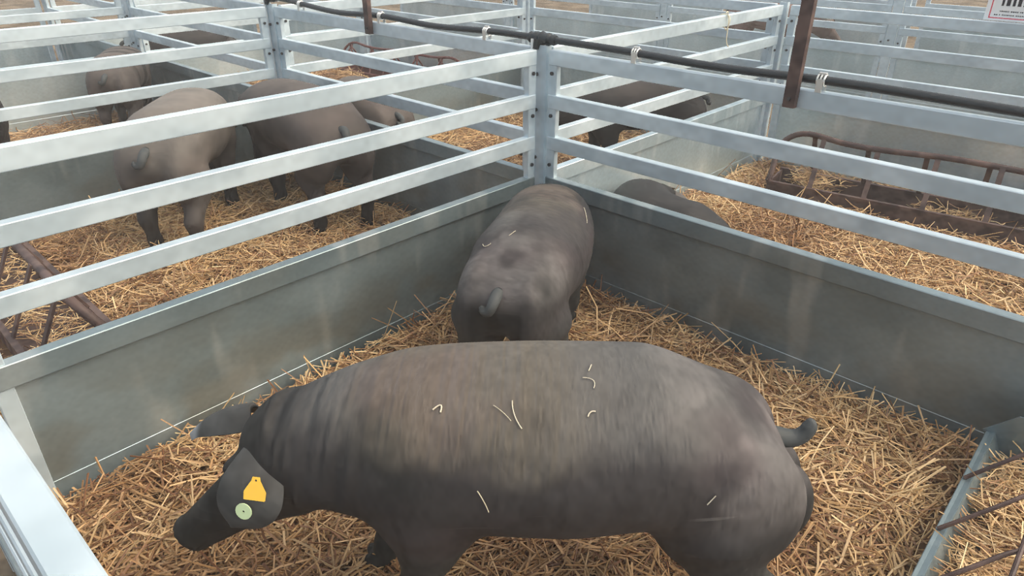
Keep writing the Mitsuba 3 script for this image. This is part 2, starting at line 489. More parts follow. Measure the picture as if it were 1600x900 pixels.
def ell_sdf(P, c, r, rot=0.0):
    q = P - np.asarray(c, float)
    if rot:
        ca, sa = math.cos(rot), math.sin(rot)
        q = np.stack([q[..., 0] * ca + q[..., 2] * sa, q[..., 1], -q[..., 0] * sa + q[..., 2] * ca], -1)
    r = np.asarray(r, float)
    k0 = np.linalg.norm(q / r, axis=-1)
    k1 = np.linalg.norm(q / (r * r), axis=-1)
    return k0 * (k0 - 1) / np.maximum(k1, 1e-6)


def surface_nets(D, origin, h):
    """Naive surface nets of the grid D (negative inside): vertices and quads."""
    s = D < 0
    nx, ny, nz = D.shape
    corner = [(i, j, k) for i in (0, 1) for j in (0, 1) for k in (0, 1)]
    cnt = sum(s[i:nx - 1 + i, j:ny - 1 + j, k:nz - 1 + k].astype(np.int8) for i, j, k in corner)
    act = (cnt > 0) & (cnt < 8)
    idx = np.full(act.shape, -1, np.int64)
    cells = np.argwhere(act)
    idx[act] = np.arange(len(cells))
    acc, num = np.zeros((len(cells), 3)), np.zeros(len(cells))
    for a in corner:
        for ax in range(3):
            if a[ax]:
                continue
            b = list(a)
            b[ax] = 1
            da = D[tuple((cells + a).T)]
            db = D[tuple((cells + b).T)]
            cr = (da < 0) != (db < 0)
            t = np.where(cr, da / np.where(cr, da - db, 1), 0)
            pt = np.tile(np.array(a, float), (len(cells), 1))
            pt[:, ax] += t
            acc[cr] += pt[cr]
            num[cr] += 1
    V = origin + (cells + acc / num[:, None]) * h
    quads = []
    for ax in range(3):
        o1, o2 = [(1, 2), (2, 0), (0, 1)][ax]
        sl0 = [slice(None)] * 3
        sl1 = [slice(None)] * 3
        sl0[ax], sl1[ax] = slice(0, -1), slice(1, None)
        cross = s[tuple(sl0)] != s[tuple(sl1)]
        e = np.argwhere(cross)
        e = e[(e[:, o1] > 0) & (e[:, o2] > 0) & (e[:, o1] < D.shape[o1] - 1) & (e[:, o2] < D.shape[o2] - 1)]
        ins = s[tuple(e.T)]
        d1, d2 = np.eye(3, dtype=int)[o1], np.eye(3, dtype=int)[o2]
        q = np.stack([idx[tuple((e - d1 - d2).T)], idx[tuple((e - d2).T)], idx[tuple(e.T)], idx[tuple((e - d1).T)]], 1)
        q[~ins] = q[~ins][:, ::-1]
        quads.append(q)
    Q = np.vstack(quads)
    return V, Q[(Q >= 0).all(1)]


TRUNK = [(-0.500, 0.60, 0.53, 0.03), (-0.470, 0.665, 0.46, 0.115), (-0.40, 0.735, 0.42, 0.18), (-0.28, 0.815, 0.41, 0.225), (-0.13, 0.868, 0.40, 0.248), (0.06, 0.868, 0.372, 0.256),
         (0.25, 0.862, 0.375, 0.25), (0.42, 0.85, 0.395, 0.23), (0.56, 0.81, 0.40, 0.198), (0.68, 0.755, 0.42, 0.16), (0.78, 0.69, 0.44, 0.125), (0.84, 0.63, 0.48, 0.08)]
HEAD = [(0, 0.13, -0.13, 0.12), (0.10, 0.128, -0.138, 0.124), (0.27, 0.100, -0.128, 0.112), (0.4, 0.078, -0.10, 0.092), (0.55, 0.064, -0.072, 0.070), (0.7, 0.058, -0.052, 0.056), (0.85, 0.052, -0.044, 0.050),
        (0.95, 0.047, -0.038, 0.049), (1.0, 0.040, -0.031, 0.042)]


def pig_mesh(h=0.011, head_pitch=-0.792, front=(0, 0), hind=(0, 0), boar=False, lying=False, fat=1.0, depth=1.0, rise=0.0, head_at=(0.70, 0.60), head_len=0.54, thick=1.0):
    """Standing pig, nose to +x, feet on z = 0. Returns vertices, triangles, the head's frame."""
    dz = -0.40 if lying else rise
    x0, y0, z0 = np.array([-0.72, -0.34, -0.03])
    x1, y1, z1 = np.array([1.26, 0.34, 0.95])

    def leg_z(z):
        return z * (1 + rise / 0.42) if z < 0.42 else z + rise
    if lying:
        z1 = 0.56
    gx, gy, gz = np.arange(x0, x1, h), np.arange(y0, y1, h), np.arange(z0, z1, h)
    P = np.stack(np.meshgrid(gx, gy, gz, indexing='ij'), -1).astype(np.float32)
    D = np.full(P.shape[:3], 9.0, np.float32)

    def within(lo, hi, fn, k):
        lo, hi = np.array(lo) - 0.07, np.array(hi) + 0.07
        i = [slice(max(int((lo[a] - (x0, y0, z0)[a]) / h), 0), max(int((hi[a] - (x0, y0, z0)[a]) / h) + 1, 0)) for a in range(3)]
        sub = P[i[0], i[1], i[2]]
        D[i[0], i[1], i[2]] = smin(D[i[0], i[1], i[2]], fn(sub), k)

    st = np.array(TRUNK)
    st[:, 3] *= fat
    for c in (1, 2):
        st[:, c] = np.where(st[:, c] > 0.38, 0.38 + (st[:, c] - 0.38) * depth, st[:, c])
    D[:] = loft_sdf(P, (0, 0, dz), (1, 0, 0), (0, 0, 1), st, 2.25)
    A0 = np.array([head_at[0], 0, head_at[1] + dz])
    ax = np.array([math.cos(head_pitch), 0, math.sin(head_pitch)])
    upv = np.array([-ax[2], 0, ax[0]])
    hs = np.array(HEAD)
    hs[:, 2] -= np.interp(hs[:, 0], [0, 0.1, 0.27, 0.55, 0.85, 1.0], [0.035, 0.042, 0.040, 0.048, 0.034, 0.022])
    hs[:, 0] *= head_len
    tip = A0 + ax * head_len
    within(np.minimum(A0, tip) - 0.15, np.maximum(A0, tip) + 0.15, lambda q: loft_sdf(q, A0, ax, upv, hs, 2.2), 0.05)
    # snout disc, brow, cheeks
    sd = A0 + ax * (head_len - 0.007) - upv * 0.006
    within(sd - 0.08, sd + 0.08, lambda q: np.maximum(np.abs((q - sd) @ ax) - 0.010, np.sqrt(((q - sd) @ np.array([0, 1, 0])) ** 2 + (((q - sd) @ upv) * 0.86) ** 2) - 0.050), 0.012)
    for s in (-1, 1):
        b = A0 + ax * 0.15 + upv * 0.068 + np.array([0, s * 0.070, 0])
        within(b - 0.06, b + 0.06, lambda q: ell_sdf(q, b, (0.045, 0.03, 0.03)), 0.03)
        if lying:
            legs = [[(-0.30, s * 0.20, 0.16), (-0.10, s * 0.25, 0.10), (-0.28, s * 0.27, 0.06)], [(0.36, s * 0.17, 0.12), (0.52, s * 0.19, 0.07), (0.70, s * 0.18, 0.05)]]
            for ch in legs:
                for a, b2, ra, rb in zip(ch[:-1], ch[1:], (0.11, 0.06), (0.06, 0.04)):
                    within(np.minimum(a, b2) - np.array(0.1), np.maximum(a, b2) + np.array(0.1), lambda q: cone_sdf(q, a, b2, ra, rb), 0.04)
            continue
        f_, k_ = front[0 if s < 0 else 1], hind[0 if s < 0 else 1]
        # ham and shoulder masses
        hc_, sc_ = 0.38 + 0.11 * depth + dz, 0.38 + 0.12 * depth + dz
        within((-0.62, s * 0.13 - 0.14, 0.14), (-0.10, s * 0.13 + 0.14, 0.84), lambda q: ell_sdf(q, (-0.315 + k_ * 0.25, s * 0.125, hc_ - 0.10 * (thick - 1)), (0.185, 0.105, 0.235 * depth * thick), 0.18), 0.055)
        within((0.18, s * 0.13 - 0.13, 0.26), (0.62, s * 0.13 + 0.13, 0.84), lambda q: ell_sdf(q, (0.37 + f_ * 0.25, s * 0.13, sc_), (0.135, 0.095, 0.225 * depth), -0.12), 0.055)
        hl = [(-0.30 + k_ * .3, s * 0.135, 0.42), (-0.285 + k_ * .6, s * 0.15, 0.34), (-0.375 + k_ * .95, s * 0.145, 0.215), (-0.355 + k_, s * 0.142, 0.085), (-0.335 + k_, s * 0.142, 0.03)]
        hr = [0.118 * thick, 0.080 * thick, 0.046 * thick, 0.035, 0.036]
        fl = [(0.37 + f_ * .3, s * 0.13, 0.44), (0.350 + f_ * .6, s * 0.135, 0.335), (0.365 + f_ * .85, s * 0.135, 0.195), (0.36 + f_, s * 0.135, 0.08), (0.378 + f_, s * 0.135, 0.03)]
        fr = [0.100, 0.066, 0.048, 0.037, 0.038]
        for ch, rad in ((hl, hr), (fl, fr)):
            ch = [(x, y, leg_z(z)) for x, y, z in ch]
            for a, b2, ra, rb in zip(ch[:-1], ch[1:], rad[:-1], rad[1:]):
                within(np.minimum(a, b2) - max(ra, rb), np.maximum(a, b2) + max(ra, rb), lambda q: cone_sdf(q, a, b2, ra, rb), 0.035)
            c = np.array(ch[-1])
            for dy in (-0.019, 0.019):
                hc = c + (0.018, dy, -0.008)
                within(hc - 0.06, hc + 0.06, lambda q: ell_sdf(q, hc, (0.044, 0.021, 0.030)), 0.012)
            dc = c + (-0.042, 0, 0.03)
            within(dc - 0.05, dc + 0.05, lambda q: ell_sdf(q, dc, (0.018, 0.022, 0.022)), 0.012)
    if boar:
        for s in (-1, 1):
            within((-0.66, s * 0.045 - 0.09, 0.34), (-0.36, s * 0.045 + 0.09, 0.70), lambda q: ell_sdf(q, (-0.512, s * 0.045, 0.425 + dz), (0.074, 0.062, 0.118), -0.15), 0.012)
    def carve(lo, hi, fn, k):
        i = [slice(max(int((lo[a] - 0.05 - (x0, y0, z0)[a]) / h), 0), max(int((hi[a] + 0.05 - (x0, y0, z0)[a]) / h) + 1, 0)) for a in range(3)]
        D[i[0], i[1], i[2]] = -smin(-D[i[0], i[1], i[2]], fn(P[i[0], i[1], i[2]]), k)
    for s in (-1, 1):
        nst = A0 + ax * (head_len + 0.004) + upv * 0.004 + np.array([0, s * 0.018, 0])
        carve(nst, nst, lambda q: ell_sdf(q, nst, (0.014, 0.009, 0.012)), 0.006)
        w = [np.interp(t, [0, 0.27, 0.55, 0.85, 1.0], [0.12, 0.112, 0.070, 0.050, 0.042]) for t in (0.55, 0.75, 0.97)]
        lp = [A0 + ax * head_len * t - upv * u + np.array([0, s * ww * 0.93, 0]) for t, u, ww in zip((0.55, 0.75, 0.97), (0.055, 0.048, 0.042), w)]
        for a, b2 in zip(lp[:-1], lp[1:]):
            carve(np.minimum(a, b2), np.maximum(a, b2), lambda q: cone_sdf(q, a, b2, 0.007, 0.007), 0.008)
    V, Q = surface_nets(D, np.array([x0, y0, z0]), h)
    V[:, 2] = np.maximum(V[:, 2], -0.02)
    F = np.vstack([Q[:, [0, 1, 2]], Q[:, [0, 2, 3]]])
    m = trimesh.Trimesh(V, F, process=False)
    trimesh.smoothing.filter_taubin(m, iterations=6)
    return np.array(m.vertices), F, (A0, ax, upv)


def leaf(base, tip, out, widths, thick=0.010, curl=0.03, droop=0.0, n=16, k=9, sway=0.0):
    """An ear: a thick leaf from base to tip; out is the side it faces; widths along it."""
    base, tip, out = (np.asarray(v, float) for v in (base, tip, out))
    d = tip - base
    L = np.linalg.norm(d)
    d /= L
    out = out - d * (out @ d)
    out /= np.linalg.norm(out)
    s = np.cross(d, out)
    ts = np.linspace(0, 1, n)
    wf = PchipInterpolator(np.linspace(0, 1, len(widths)), widths)(ts)
    us = np.linspace(-1, 1, k)
    top, bot = [], []
    for t, w in zip(ts, wf):
        th = thick * (1 - 0.55 * t)
        for u in us:
            c = base + d * L * t + s * (w * u + sway * math.sin(PI * t)) + out * (droop * math.sin(PI * t) - curl * u * u * (0.35 + 0.65 * (1 - t)))
            e = th * math.sqrt(max(1 - u * u, 0.02)) / 2
            top.append(c + out * e)
            bot.append(c - out * e)
    V = np.array(top + bot)
    N = n * k
    f = []
    for i in range(n - 1):
        for j in range(k - 1):
            a, b, c, e = i * k + j, (i + 1) * k + j, (i + 1) * k + j + 1, i * k + j + 1
            f += [[a, b, c], [a, c, e], [N + a, N + c, N + b], [N + a, N + e, N + c]]
    for i in range(n - 1):
        for j in (0, k - 1):
            a, b = i * k + j, (i + 1) * k + j
            f += [[a, N + a, N + b], [a, N + b, b]] if j == 0 else [[a, N + b, N + a], [a, b, N + b]]
    for i in (0, n - 1):
        for j in range(k - 1):
            a, b = i * k + j, i * k + j + 1
            f += [[a, b, N + b], [a, N + b, N + a]] if i == 0 else [[a, N + b, b], [a, N + a, N + b]]
    m = trimesh.Trimesh(V, np.array(f), process=False)
    m.fix_normals()
    return m


def pig_color(V, tone, seed, stripes=False, head=None):
    """Albedo per vertex in the pig's own coordinates: dark skin, paler dusty back, darker face and feet."""
    base, dust = np.array(tone[0]), np.array(tone[1])
    s = seed * 3.7
    n1 = meshkit.fbm(V * np.array([2.6, 2.6, 3.4]) + s, 4, 1)
    n2 = meshkit.fbm(V * np.array([9, 9, 9.0]) + s, 3, 2)
    n3 = meshkit.fbm(V * np.array([3.0, 12.0, 12.0]) + s, 3, 3)
    hgt = np.clip((V[:, 2] - 0.38) / 0.45, 0, 1)
    t = np.clip(hgt * 0.75 + (n1 - 0.5) * 1.1 + (n2 - 0.5) * 0.5, 0, 1)
    c = base * (1 - t[:, None]) + dust * t[:, None]
    c = c * (0.88 + 0.24 * n3[:, None])
    pink = np.clip((n1 - 0.52) * 4, 0, 1)[:, None] * 0.35
    c = c * (1 + pink * np.array([0.10, -0.10, -0.06]))
    leg = np.clip((0.33 - V[:, 2]) / 0.18, 0, 1)[:, None]
    c = c * (1 - 0.55 * leg)
    hd = np.clip((V[:, 0] - 0.62) / 0.28, 0, 1)[:, None]
    c = c * (1 - 0.52 * hd)
    if stripes:
        st = np.clip((np.sin(V[:, 0] * 30 + V[:, 2] * 3 + n1 * 2) - 0.1) * 3, 0, 1) * np.clip((V[:, 0] + 0.32) * 8, 0, 1)
        c = c * (1.25 - 0.75 * st[:, None])
    return c


def bend_fn(bend, x0=-0.1, x1=0.95):
    """Turns the pig's front to its left by `bend` radians between x0 and x1."""
    xs = np.linspace(x0, x1 + 0.6, 200)
    th = bend * np.clip((xs - x0) / (x1 - x0), 0, 1)
    cx = x0 + np.r_[0, np.cumsum(np.cos(th[:-1]) * np.diff(xs))]
    cy = np.r_[0, np.cumsum(np.sin(th[:-1]) * np.diff(xs))]

    def fn(V):
        V = np.array(V, float)
        t = np.clip(V[:, 0], x0, xs[-1])
        a, px, py = np.interp(t, xs, th), np.interp(t, xs, cx), np.interp(t, xs, cy)
        o = V.copy()
        on = V[:, 0] > x0
        o[on, 0] = px[on] - np.sin(a[on]) * V[on, 1]
        o[on, 1] = py[on] + np.cos(a[on]) * V[on, 1]
        return o
    return fn


PIGS = {}


def pig(kind, label, at, heading, tone, seed, scale=1.0, bend=0.0, skin='pig_skin', ears=True, tail='curl', stripes=False, eyes=True, z=0.0, ear_col=None):
    key = thing('pig', label, 'pig')
    V, F, (A0, ax, upv) = PIGS[kind]
    col = pig_color(V, tone, seed, stripes)
    bf = bend_fn(bend)
    tw = T().translate([at[0], at[1], z]).rotate([0, 0, 1], math.degrees(heading)).scale(scale)
    B = bf(V)
    scene[key + '__body'] = {**mikit.ply(trimesh.Trimesh(B, F, process=False), skin, True, color=col), 'to_world': tw}
    counts[key + '__body'] = 1

    def add(name, m, fixed=None, bsdf=None, label=None):
        v = np.array(m.vertices)
        c = pig_color(v, tone, seed) if fixed is None else np.tile(np.array(fixed), (len(v), 1)) * (0.8 + 0.4 * meshkit.fbm(v * 22, 3, 6))[:, None]
        mm = trimesh.Trimesh(bf(v), m.faces, process=False)
        return part(key, name, {**(mikit.ply(mm, 'pig_skin', True, color=c) if bsdf is None else mikit.ply(mm, bsdf, True)), 'to_world': tw}, label)
    dz = A0[2] - 0.60 if kind != 'near' else 0.012
    if ears is True:
        for s in (-1, 1):
            b = A0 + ax * 0.05 + upv * 0.105 + np.array([0, s * 0.088, 0])
            tp = b + ax * 0.155 + np.array([0, s * 0.11, 0]) + upv * -0.03
            add('ear', leaf(b, tp, upv * 0.8 + np.array([0, s * 0.6, 0]), [0.045, 0.074, 0.070, 0.045, 0.008], 0.016, 0.022), ear_col or (0.085, 0.078, 0.075))
    if tail:
        a = np.array([-0.478, 0, 0.625 + dz])
        pts = {'curl': [a + (0.03, 0, 0.01), a + (-0.025, 0, 0.0), a + (-0.048, 0.004, -0.022), a + (-0.050, 0.020, -0.044), a + (-0.046, 0.040, -0.040), a + (-0.050, 0.044, -0.020)],
               'up': [a + (0.03, 0, 0.0), a + (-0.022, 0, -0.006), a + (-0.052, 0.0, -0.004), a + (-0.072, 0.0, 0.016), a + (-0.073, 0.0, 0.052)],
               'side': [a + (0.03, 0, 0.01), a + (-0.024, 0, 0.0), a + (-0.042, 0.004, -0.03), a + (-0.046, -0.012, -0.06), a + (-0.048, -0.03, -0.062)]}[tail]
        pth = smooth_path(pts, 22)
        add('tail', tube(pth, np.linspace(0.028, 0.017, 22) * np.r_[np.ones(19), 0.9, 0.7, 0.35], 12), (0.060, 0.066, 0.070))
    if eyes:
        for s in (-1, 1):
            e = A0 + ax * 0.185 + upv * 0.062 + np.array([0, s * 0.093, 0])
            m = trimesh.creation.icosphere(2, 0.013)
            m.apply_translation(e)
            add('eye', m, bsdf='eye_mat')
    return key, tw, bf, (A0, ax, upv)


PIGS['near'] = pig_mesh(0.008, head_pitch=-0.757, front=(0.20, 0.07), hind=(-0.115, -0.100), boar=True, depth=0.865, rise=0.042, head_at=(0.70, 0.575), head_len=0.523)
PIGS['stand'] = pig_mesh(0.012, depth=0.84, rise=0.06, front=(0.02, -0.05), hind=(-0.03, 0.05), boar=False)
PIGS['down'] = pig_mesh(0.011, depth=0.9, thick=1.22, head_pitch=-1.05, front=(-0.02, 0.04), hind=(0.03, -0.03))
PIGS['lying'] = pig_mesh(0.014, head_pitch=-0.35, lying=True)
PIGS['graze'] = pig_mesh(0.012, head_pitch=-1.28, depth=0.84, rise=0.06, front=(0.02, -0.05), hind=(-0.03, 0.05), head_at=(0.67, 0.585))
GREY = ((0.036, 0.034, 0.034), (0.100, 0.092, 0.089))
TAN = ((0.048, 0.043, 0.042), (0.172, 0.155, 0.142))
BROWN = ((0.036, 0.031, 0.031), (0.110, 0.094, 0.087))
DARK = ((0.022, 0.021, 0.023), (0.060, 0.053, 0.052))

NEAR_AT, NEAR_H, NEAR_S = (-1.5357, -1.4926), 2.3071, 0.943


def local_skin(name, at, heading, scale, near):
    """The skin of one pig, written in its own coordinates: x to the nose, z up."""
    ca, sa = math.cos(heading) / scale, math.sin(heading) / scale

    def loc(p):
        dx, dy = p.x - at[0], p.y - at[1]
        return dx * ca + dy * sa, -dx * sa + dy * ca, (p.z - 0.02) / scale

    def color(p, n, uv):
        x, y, z = loc(p)
        big = fbm(x * 2.4 + 4.0, y * 2.4, z * 3.0, 4)
        mid = fbm(x * 8.0, y * 8.0 + 3.0, z * 8.0, 3)
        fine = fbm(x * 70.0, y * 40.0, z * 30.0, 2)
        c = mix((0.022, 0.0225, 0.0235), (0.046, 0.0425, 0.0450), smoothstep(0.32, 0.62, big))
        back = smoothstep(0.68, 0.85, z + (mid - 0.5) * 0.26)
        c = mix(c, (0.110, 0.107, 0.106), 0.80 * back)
        # yellow-brown dust over the shoulders, brushed down the hair
        brush = fbm(x * 110.0 + z * 14.0, z * 9.0, 2.0, 2)
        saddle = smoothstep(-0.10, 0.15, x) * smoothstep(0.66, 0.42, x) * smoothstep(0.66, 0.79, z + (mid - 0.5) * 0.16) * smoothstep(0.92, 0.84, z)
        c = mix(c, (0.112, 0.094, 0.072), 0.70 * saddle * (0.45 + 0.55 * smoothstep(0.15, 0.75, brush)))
        # paler worn patches on the ham
        pat = smoothstep(0.45, 0.60, fbm(x * 5.0 + 11.0, y * 5.0, z * 5.0, 3)) * smoothstep(-0.12, -0.27, x) * smoothstep(0.50, 0.62, z)
        c = mix(c, (0.150, 0.140, 0.140), 0.60 * pat * smoothstep(0.2, 0.6, mid))
        pink = smoothstep(0.50, 0.72, fbm(x * 3.1, y * 3.0 + 9.0, z * 4.2, 3))
        c = mix(c, c * mi.Color3f(1.06, 0.97, 0.99), pink)
        # long scratches and hanging dark wet streaks
        scr = smoothstep(0.80, 0.88, noise(x * 4.0 + 3.0, z * 75.0 + x * 9.0, y * 2.0)) * smoothstep(0.45, 0.62, fbm(x * 5.0, z * 6.0, 4.0, 2))
        c = mix(c, (0.20, 0.19, 0.185), 0.40 * scr)
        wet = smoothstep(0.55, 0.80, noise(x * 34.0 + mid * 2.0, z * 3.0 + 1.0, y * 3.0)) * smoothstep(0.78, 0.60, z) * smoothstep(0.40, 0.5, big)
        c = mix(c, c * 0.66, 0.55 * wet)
        head = smoothstep(0.60, 0.86, x + (mid - 0.5) * 0.10)
        c = mix(c, (0.020, 0.0195, 0.019), 0.88 * head)
        c = mix(c, (0.060, 0.059, 0.058), 0.30 * head * smoothstep(0.55, 0.75, mid))
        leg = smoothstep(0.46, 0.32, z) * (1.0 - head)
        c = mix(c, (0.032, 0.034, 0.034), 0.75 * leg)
        ball = smoothstep(-0.455, -0.50, x) * smoothstep(0.56, 0.50, z) * smoothstep(0.13, 0.10, dr.abs(y))
        c = mix(c, (0.016, 0.017, 0.018), 0.8 * ball)
        return c * (0.82 + 0.36 * fine)

    def bump(p, n, uv):
        x, y, z = loc(p)
        neck = smoothstep(0.46, 0.58, x) * smoothstep(0.84, 0.72, x)
        wr = fbm(x * 34.0 + z * 5.0, z * 3.0, y * 3.0, 2)
        hair = fbm(x * 150.0, z * 26.0, y * 26.0, 2)
        lump = fbm(x * 11.0, y * 11.0, z * 11.0, 3)
        return neck * wr * 0.030 + hair * 0.0022 + lump * 0.010
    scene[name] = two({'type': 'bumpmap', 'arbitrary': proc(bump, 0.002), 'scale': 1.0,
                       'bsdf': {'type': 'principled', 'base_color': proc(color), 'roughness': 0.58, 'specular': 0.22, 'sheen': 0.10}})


local_skin('pig_skin_near', NEAR_AT, NEAR_H, NEAR_S, True)
SEC_AT, SEC_H, SEC_S = (-0.704, -0.590), 0.4026, 0.854
local_skin('pig_skin_second', SEC_AT, SEC_H, SEC_S, False)
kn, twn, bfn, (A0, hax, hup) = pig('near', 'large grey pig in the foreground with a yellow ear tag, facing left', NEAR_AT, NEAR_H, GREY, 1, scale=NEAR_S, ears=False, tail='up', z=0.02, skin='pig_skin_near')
EAR_C = (0.060, 0.060, 0.061)


def near_part(name, m, bsdf, parent=None, smooth=True, label=None, color=None):
    sh = mikit.ply(m, bsdf, smooth, color=color)
    return part(parent or kn, name, {**sh, 'to_world': twn}, label)


def ear_color(m):
    v = np.array(m.vertices)
    return np.array(EAR_C) * (0.35 + 1.3 * meshkit.fbm(v * 20, 3, 6))[:, None]


ear = leaf((0.785, 0.072, 0.655), (0.862, 0.165, 0.462), (0.25, 1, 0.40), [0.034, 0.052, 0.067, 0.079, 0.085, 0.083, 0.073, 0.052, 0.004], 0.020, 0.018, 0.046, 40, 19, sway=-0.034)
ek = near_part('ear', ear, 'pig_skin', color=ear_color(ear))
ear2 = leaf((0.860, -0.065, 0.655), (1.105, -0.165, 0.470), (0.45, -0.35, 1), [0.030, 0.062, 0.066, 0.052, 0.028, 0.006], 0.014, 0.055, 0.020, 20, 13)
c2 = ear_color(ear2)
tipw = np.clip((np.array(ear2.vertices)[:, 0] - 1.035) / 0.04, 0, 1)[:, None]
near_part('ear', ear2, 'pig_skin', color=c2 * (1 - tipw) + np.array([0.30, 0.31, 0.33]) * tipw, label='ear held out sideways with a pale tip')


def on_ear(x, z):
    v = np.array(ear.vertices)
    i = np.argsort((v[:, 0] - x) ** 2 + (v[:, 2] - z) ** 2)[:6]
    return np.array([x, v[i, 1].max() + 0.003, z])


def ear_frame(x, z):
    o = on_ear(x, z)
    a, b = on_ear(x + 0.02, z), on_ear(x, z + 0.02)
    nrm = np.cross(a - o, b - o)
    nrm /= np.linalg.norm(nrm)
    if nrm[1] < 0:
        nrm = -nrm
    nrm = nrm * 0.5 + np.array([0.1, 1, 0.25]) * 0.5
    nrm /= np.linalg.norm(nrm)
    up_ = np.array([-0.04, 0, 1.0])
    up_ -= nrm * (up_ @ nrm)
    up_ /= np.linalg.norm(up_)
    M = np.eye(4)
    M[:3, 0], M[:3, 1], M[:3, 2], M[:3, 3] = np.cross(up_, nrm), up_, nrm, o + nrm * 0.004
    return M


from shapely.geometry import Polygon, Point
tagp = Polygon([(-0.026, -0.028), (0.026, -0.028), (0.027, -0.008), (0.011, 0.018), (0.009, 0.027), (-0.009, 0.027), (-0.011, 0.018), (-0.027, -0.008)]).buffer(-0.002).buffer(0.002, 6).difference(Point(0, 0.019).buffer(0.0028))
tg = trimesh.creation.extrude_polygon(tagp, 0.0022, engine='earcut')
MT = ear_frame(0.777, 0.597)
tg.apply_transform(MT)
near_part('ear_tag', tg, 'tag_yellow', ek, False, 'yellow bell-shaped ear tag')
rd = trimesh.creation.extrude_polygon(Point(0, 0).buffer(0.0205, 16).difference(Point(0, 0).buffer(0.003)), 0.0028, engine='earcut')
rd.apply_transform(ear_frame(0.806, 0.545))
near_part('ear_button', rd, 'tag_green', ek, False, 'pale green round ear tag with a hole in the middle')
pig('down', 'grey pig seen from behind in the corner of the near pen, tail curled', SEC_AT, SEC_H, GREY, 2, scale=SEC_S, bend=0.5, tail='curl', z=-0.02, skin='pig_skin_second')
pig('graze', 'tan backed pig standing with its rump to the fence in the left pen', (-1.07, 1.80), 0.82, TAN, 3, scale=0.95, bend=0.30, tail='curl', z=-0.02)
pig('graze', 'brown grey pig beside the tan backed pig, one pale ear sticking out', (-0.40, 1.50), 1.43, BROWN, 4, scale=0.97, bend=0.20, tail='side', z=-0.02, ear_col=(0.30, 0.28, 0.25))
pig('graze', 'pig with striped flank standing behind the left pen', (-0.45, 4.40), 0.95, BROWN, 5, scale=0.83, bend=0.6, stripes=True, z=-0.02)
pig('stand', 'rump of a dark pig cut by the left edge of the photo', (-1.88, 3.72), 1.86, DARK, 6, scale=1.02, z=-0.02)
pig('down', 'brown pig in the middle pen close behind the left pen fence', (0.27, 1.90), 1.57, BROWN, 7, scale=0.84, bend=-1.6, z=-0.02)
pig('stand', 'big dark pig in the middle pen behind the central post, head to the left', (1.68, 0.47), 2.40, DARK, 8, scale=0.86, bend=0.1, z=-0.02)
pig('lying', 'pig lying low behind the right fence of the near pen', (0.47, -0.50), 1.676, DARK, 9, scale=0.84, bend=-2.4, z=0.0)
pig('stand', 'distant dark pig standing behind the fence right of the pig with striped flank', (0.48, 5.70), math.radians(-25), DARK, 10, scale=0.8, z=-0.02)
pig('stand', 'reddish pig across the aisle at the top right', (6.75, 2.0), math.radians(-80), ((0.13, 0.085, 0.075), (0.30, 0.20, 0.18)), 11, scale=0.95, z=-0.02)

# straws stuck to the two pigs of the near pen


def stuck(label, kind, at, heading, scale, bf, z0, pts, w, group=None):
    """A bent straw lying on the pig's skin along the pig's own points (x, y, z)."""
    V = PIGS[kind][0]
    m = trimesh.Trimesh(V, PIGS[kind][1], process=False)
    N = np.array(m.vertex_normals)
    P = []
    for q in pts:
        i = np.argmin(((V - np.array(q)) ** 2).sum(1))
        P.append(V[i] + N[i] * 0.004)
    P = bf(np.array(P)) * scale
    ca, sa = math.cos(heading), math.sin(heading)
    P = np.stack([P[:, 0] * ca - P[:, 1] * sa + at[0], P[:, 0] * sa + P[:, 1] * ca + at[1], P[:, 2] + z0], 1)
    key = thing('straw_piece', label, 'straw', group)
    t = tube(smooth_path(P, 8) if len(P) > 2 else P, w * 0.65, 5)
    scene[key] = mikit.ply(t, 'straw_mat', True, color=np.tile([0.55, 0.49, 0.39], (len(t.vertices), 1)))


NP = ('near', NEAR_AT, NEAR_H, NEAR_S, bfn, 0.02)
stuck('small straw knot on the shoulder of the near pig', *NP, [(0.356, 0.136, 0.806), (0.339, 0.127, 0.812), (0.339, 0.143, 0.804)], 0.0030)
stuck('longest straw on the near pig, slanting across the middle of its back', *NP, [(0.180, 0.120, 0.823), (0.174, 0.153, 0.808), (0.158, 0.178, 0.792)], 0.0022)
stuck('thin straw left of the longest straw on the near pig', *NP, [(0.222, 0.130, 0.817), (0.200, 0.147, 0.809), (0.181, 0.164, 0.801)], 0.0013)
stuck('hooked white straw bit on the flank top of the near pig', *NP, [(0.014, 0.156, 0.810), (0.004, 0.145, 0.815), (-0.008, 0.145, 0.815)], 0.0026)
stuck('short upright straw nearest the spine of the near pig', *NP, [(0.004, 0.032, 0.843), (-0.004, 0.004, 0.844)], 0.0020)
stuck('curved straw just below the spine of the near pig', *NP, [(0.016, 0.058, 0.840), (-0.004, 0.064, 0.840), (-0.004, 0.086, 0.836)], 0.0018)
stuck('bent straw low on the belly side of the near pig', *NP, [(0.250, 0.243, 0.675), (0.236, 0.251, 0.645), (0.228, 0.251, 0.622)], 0.0020)
stuck('yellow straw on the ham of the near pig', *NP, [(-0.250, 0.235, 0.635), (-0.271, 0.227, 0.662)], 0.0022)
SP = ('down', SEC_AT, SEC_H, SEC_S, bend_fn(0.5), -0.02)
stuck('curved pale straw on the left of the back of the pig in the corner', *SP, [(-0.25, 0.15, 0.748), (-0.275, 0.127, 0.750), (-0.262, 0.108, 0.761)], 0.0022)
stuck('pale straw in the middle of the back of the pig in the corner', *SP, [(-0.225, 0.042, 0.796), (-0.209, 0.025, 0.801), (-0.195, 0.02, 0.805)], 0.0022)
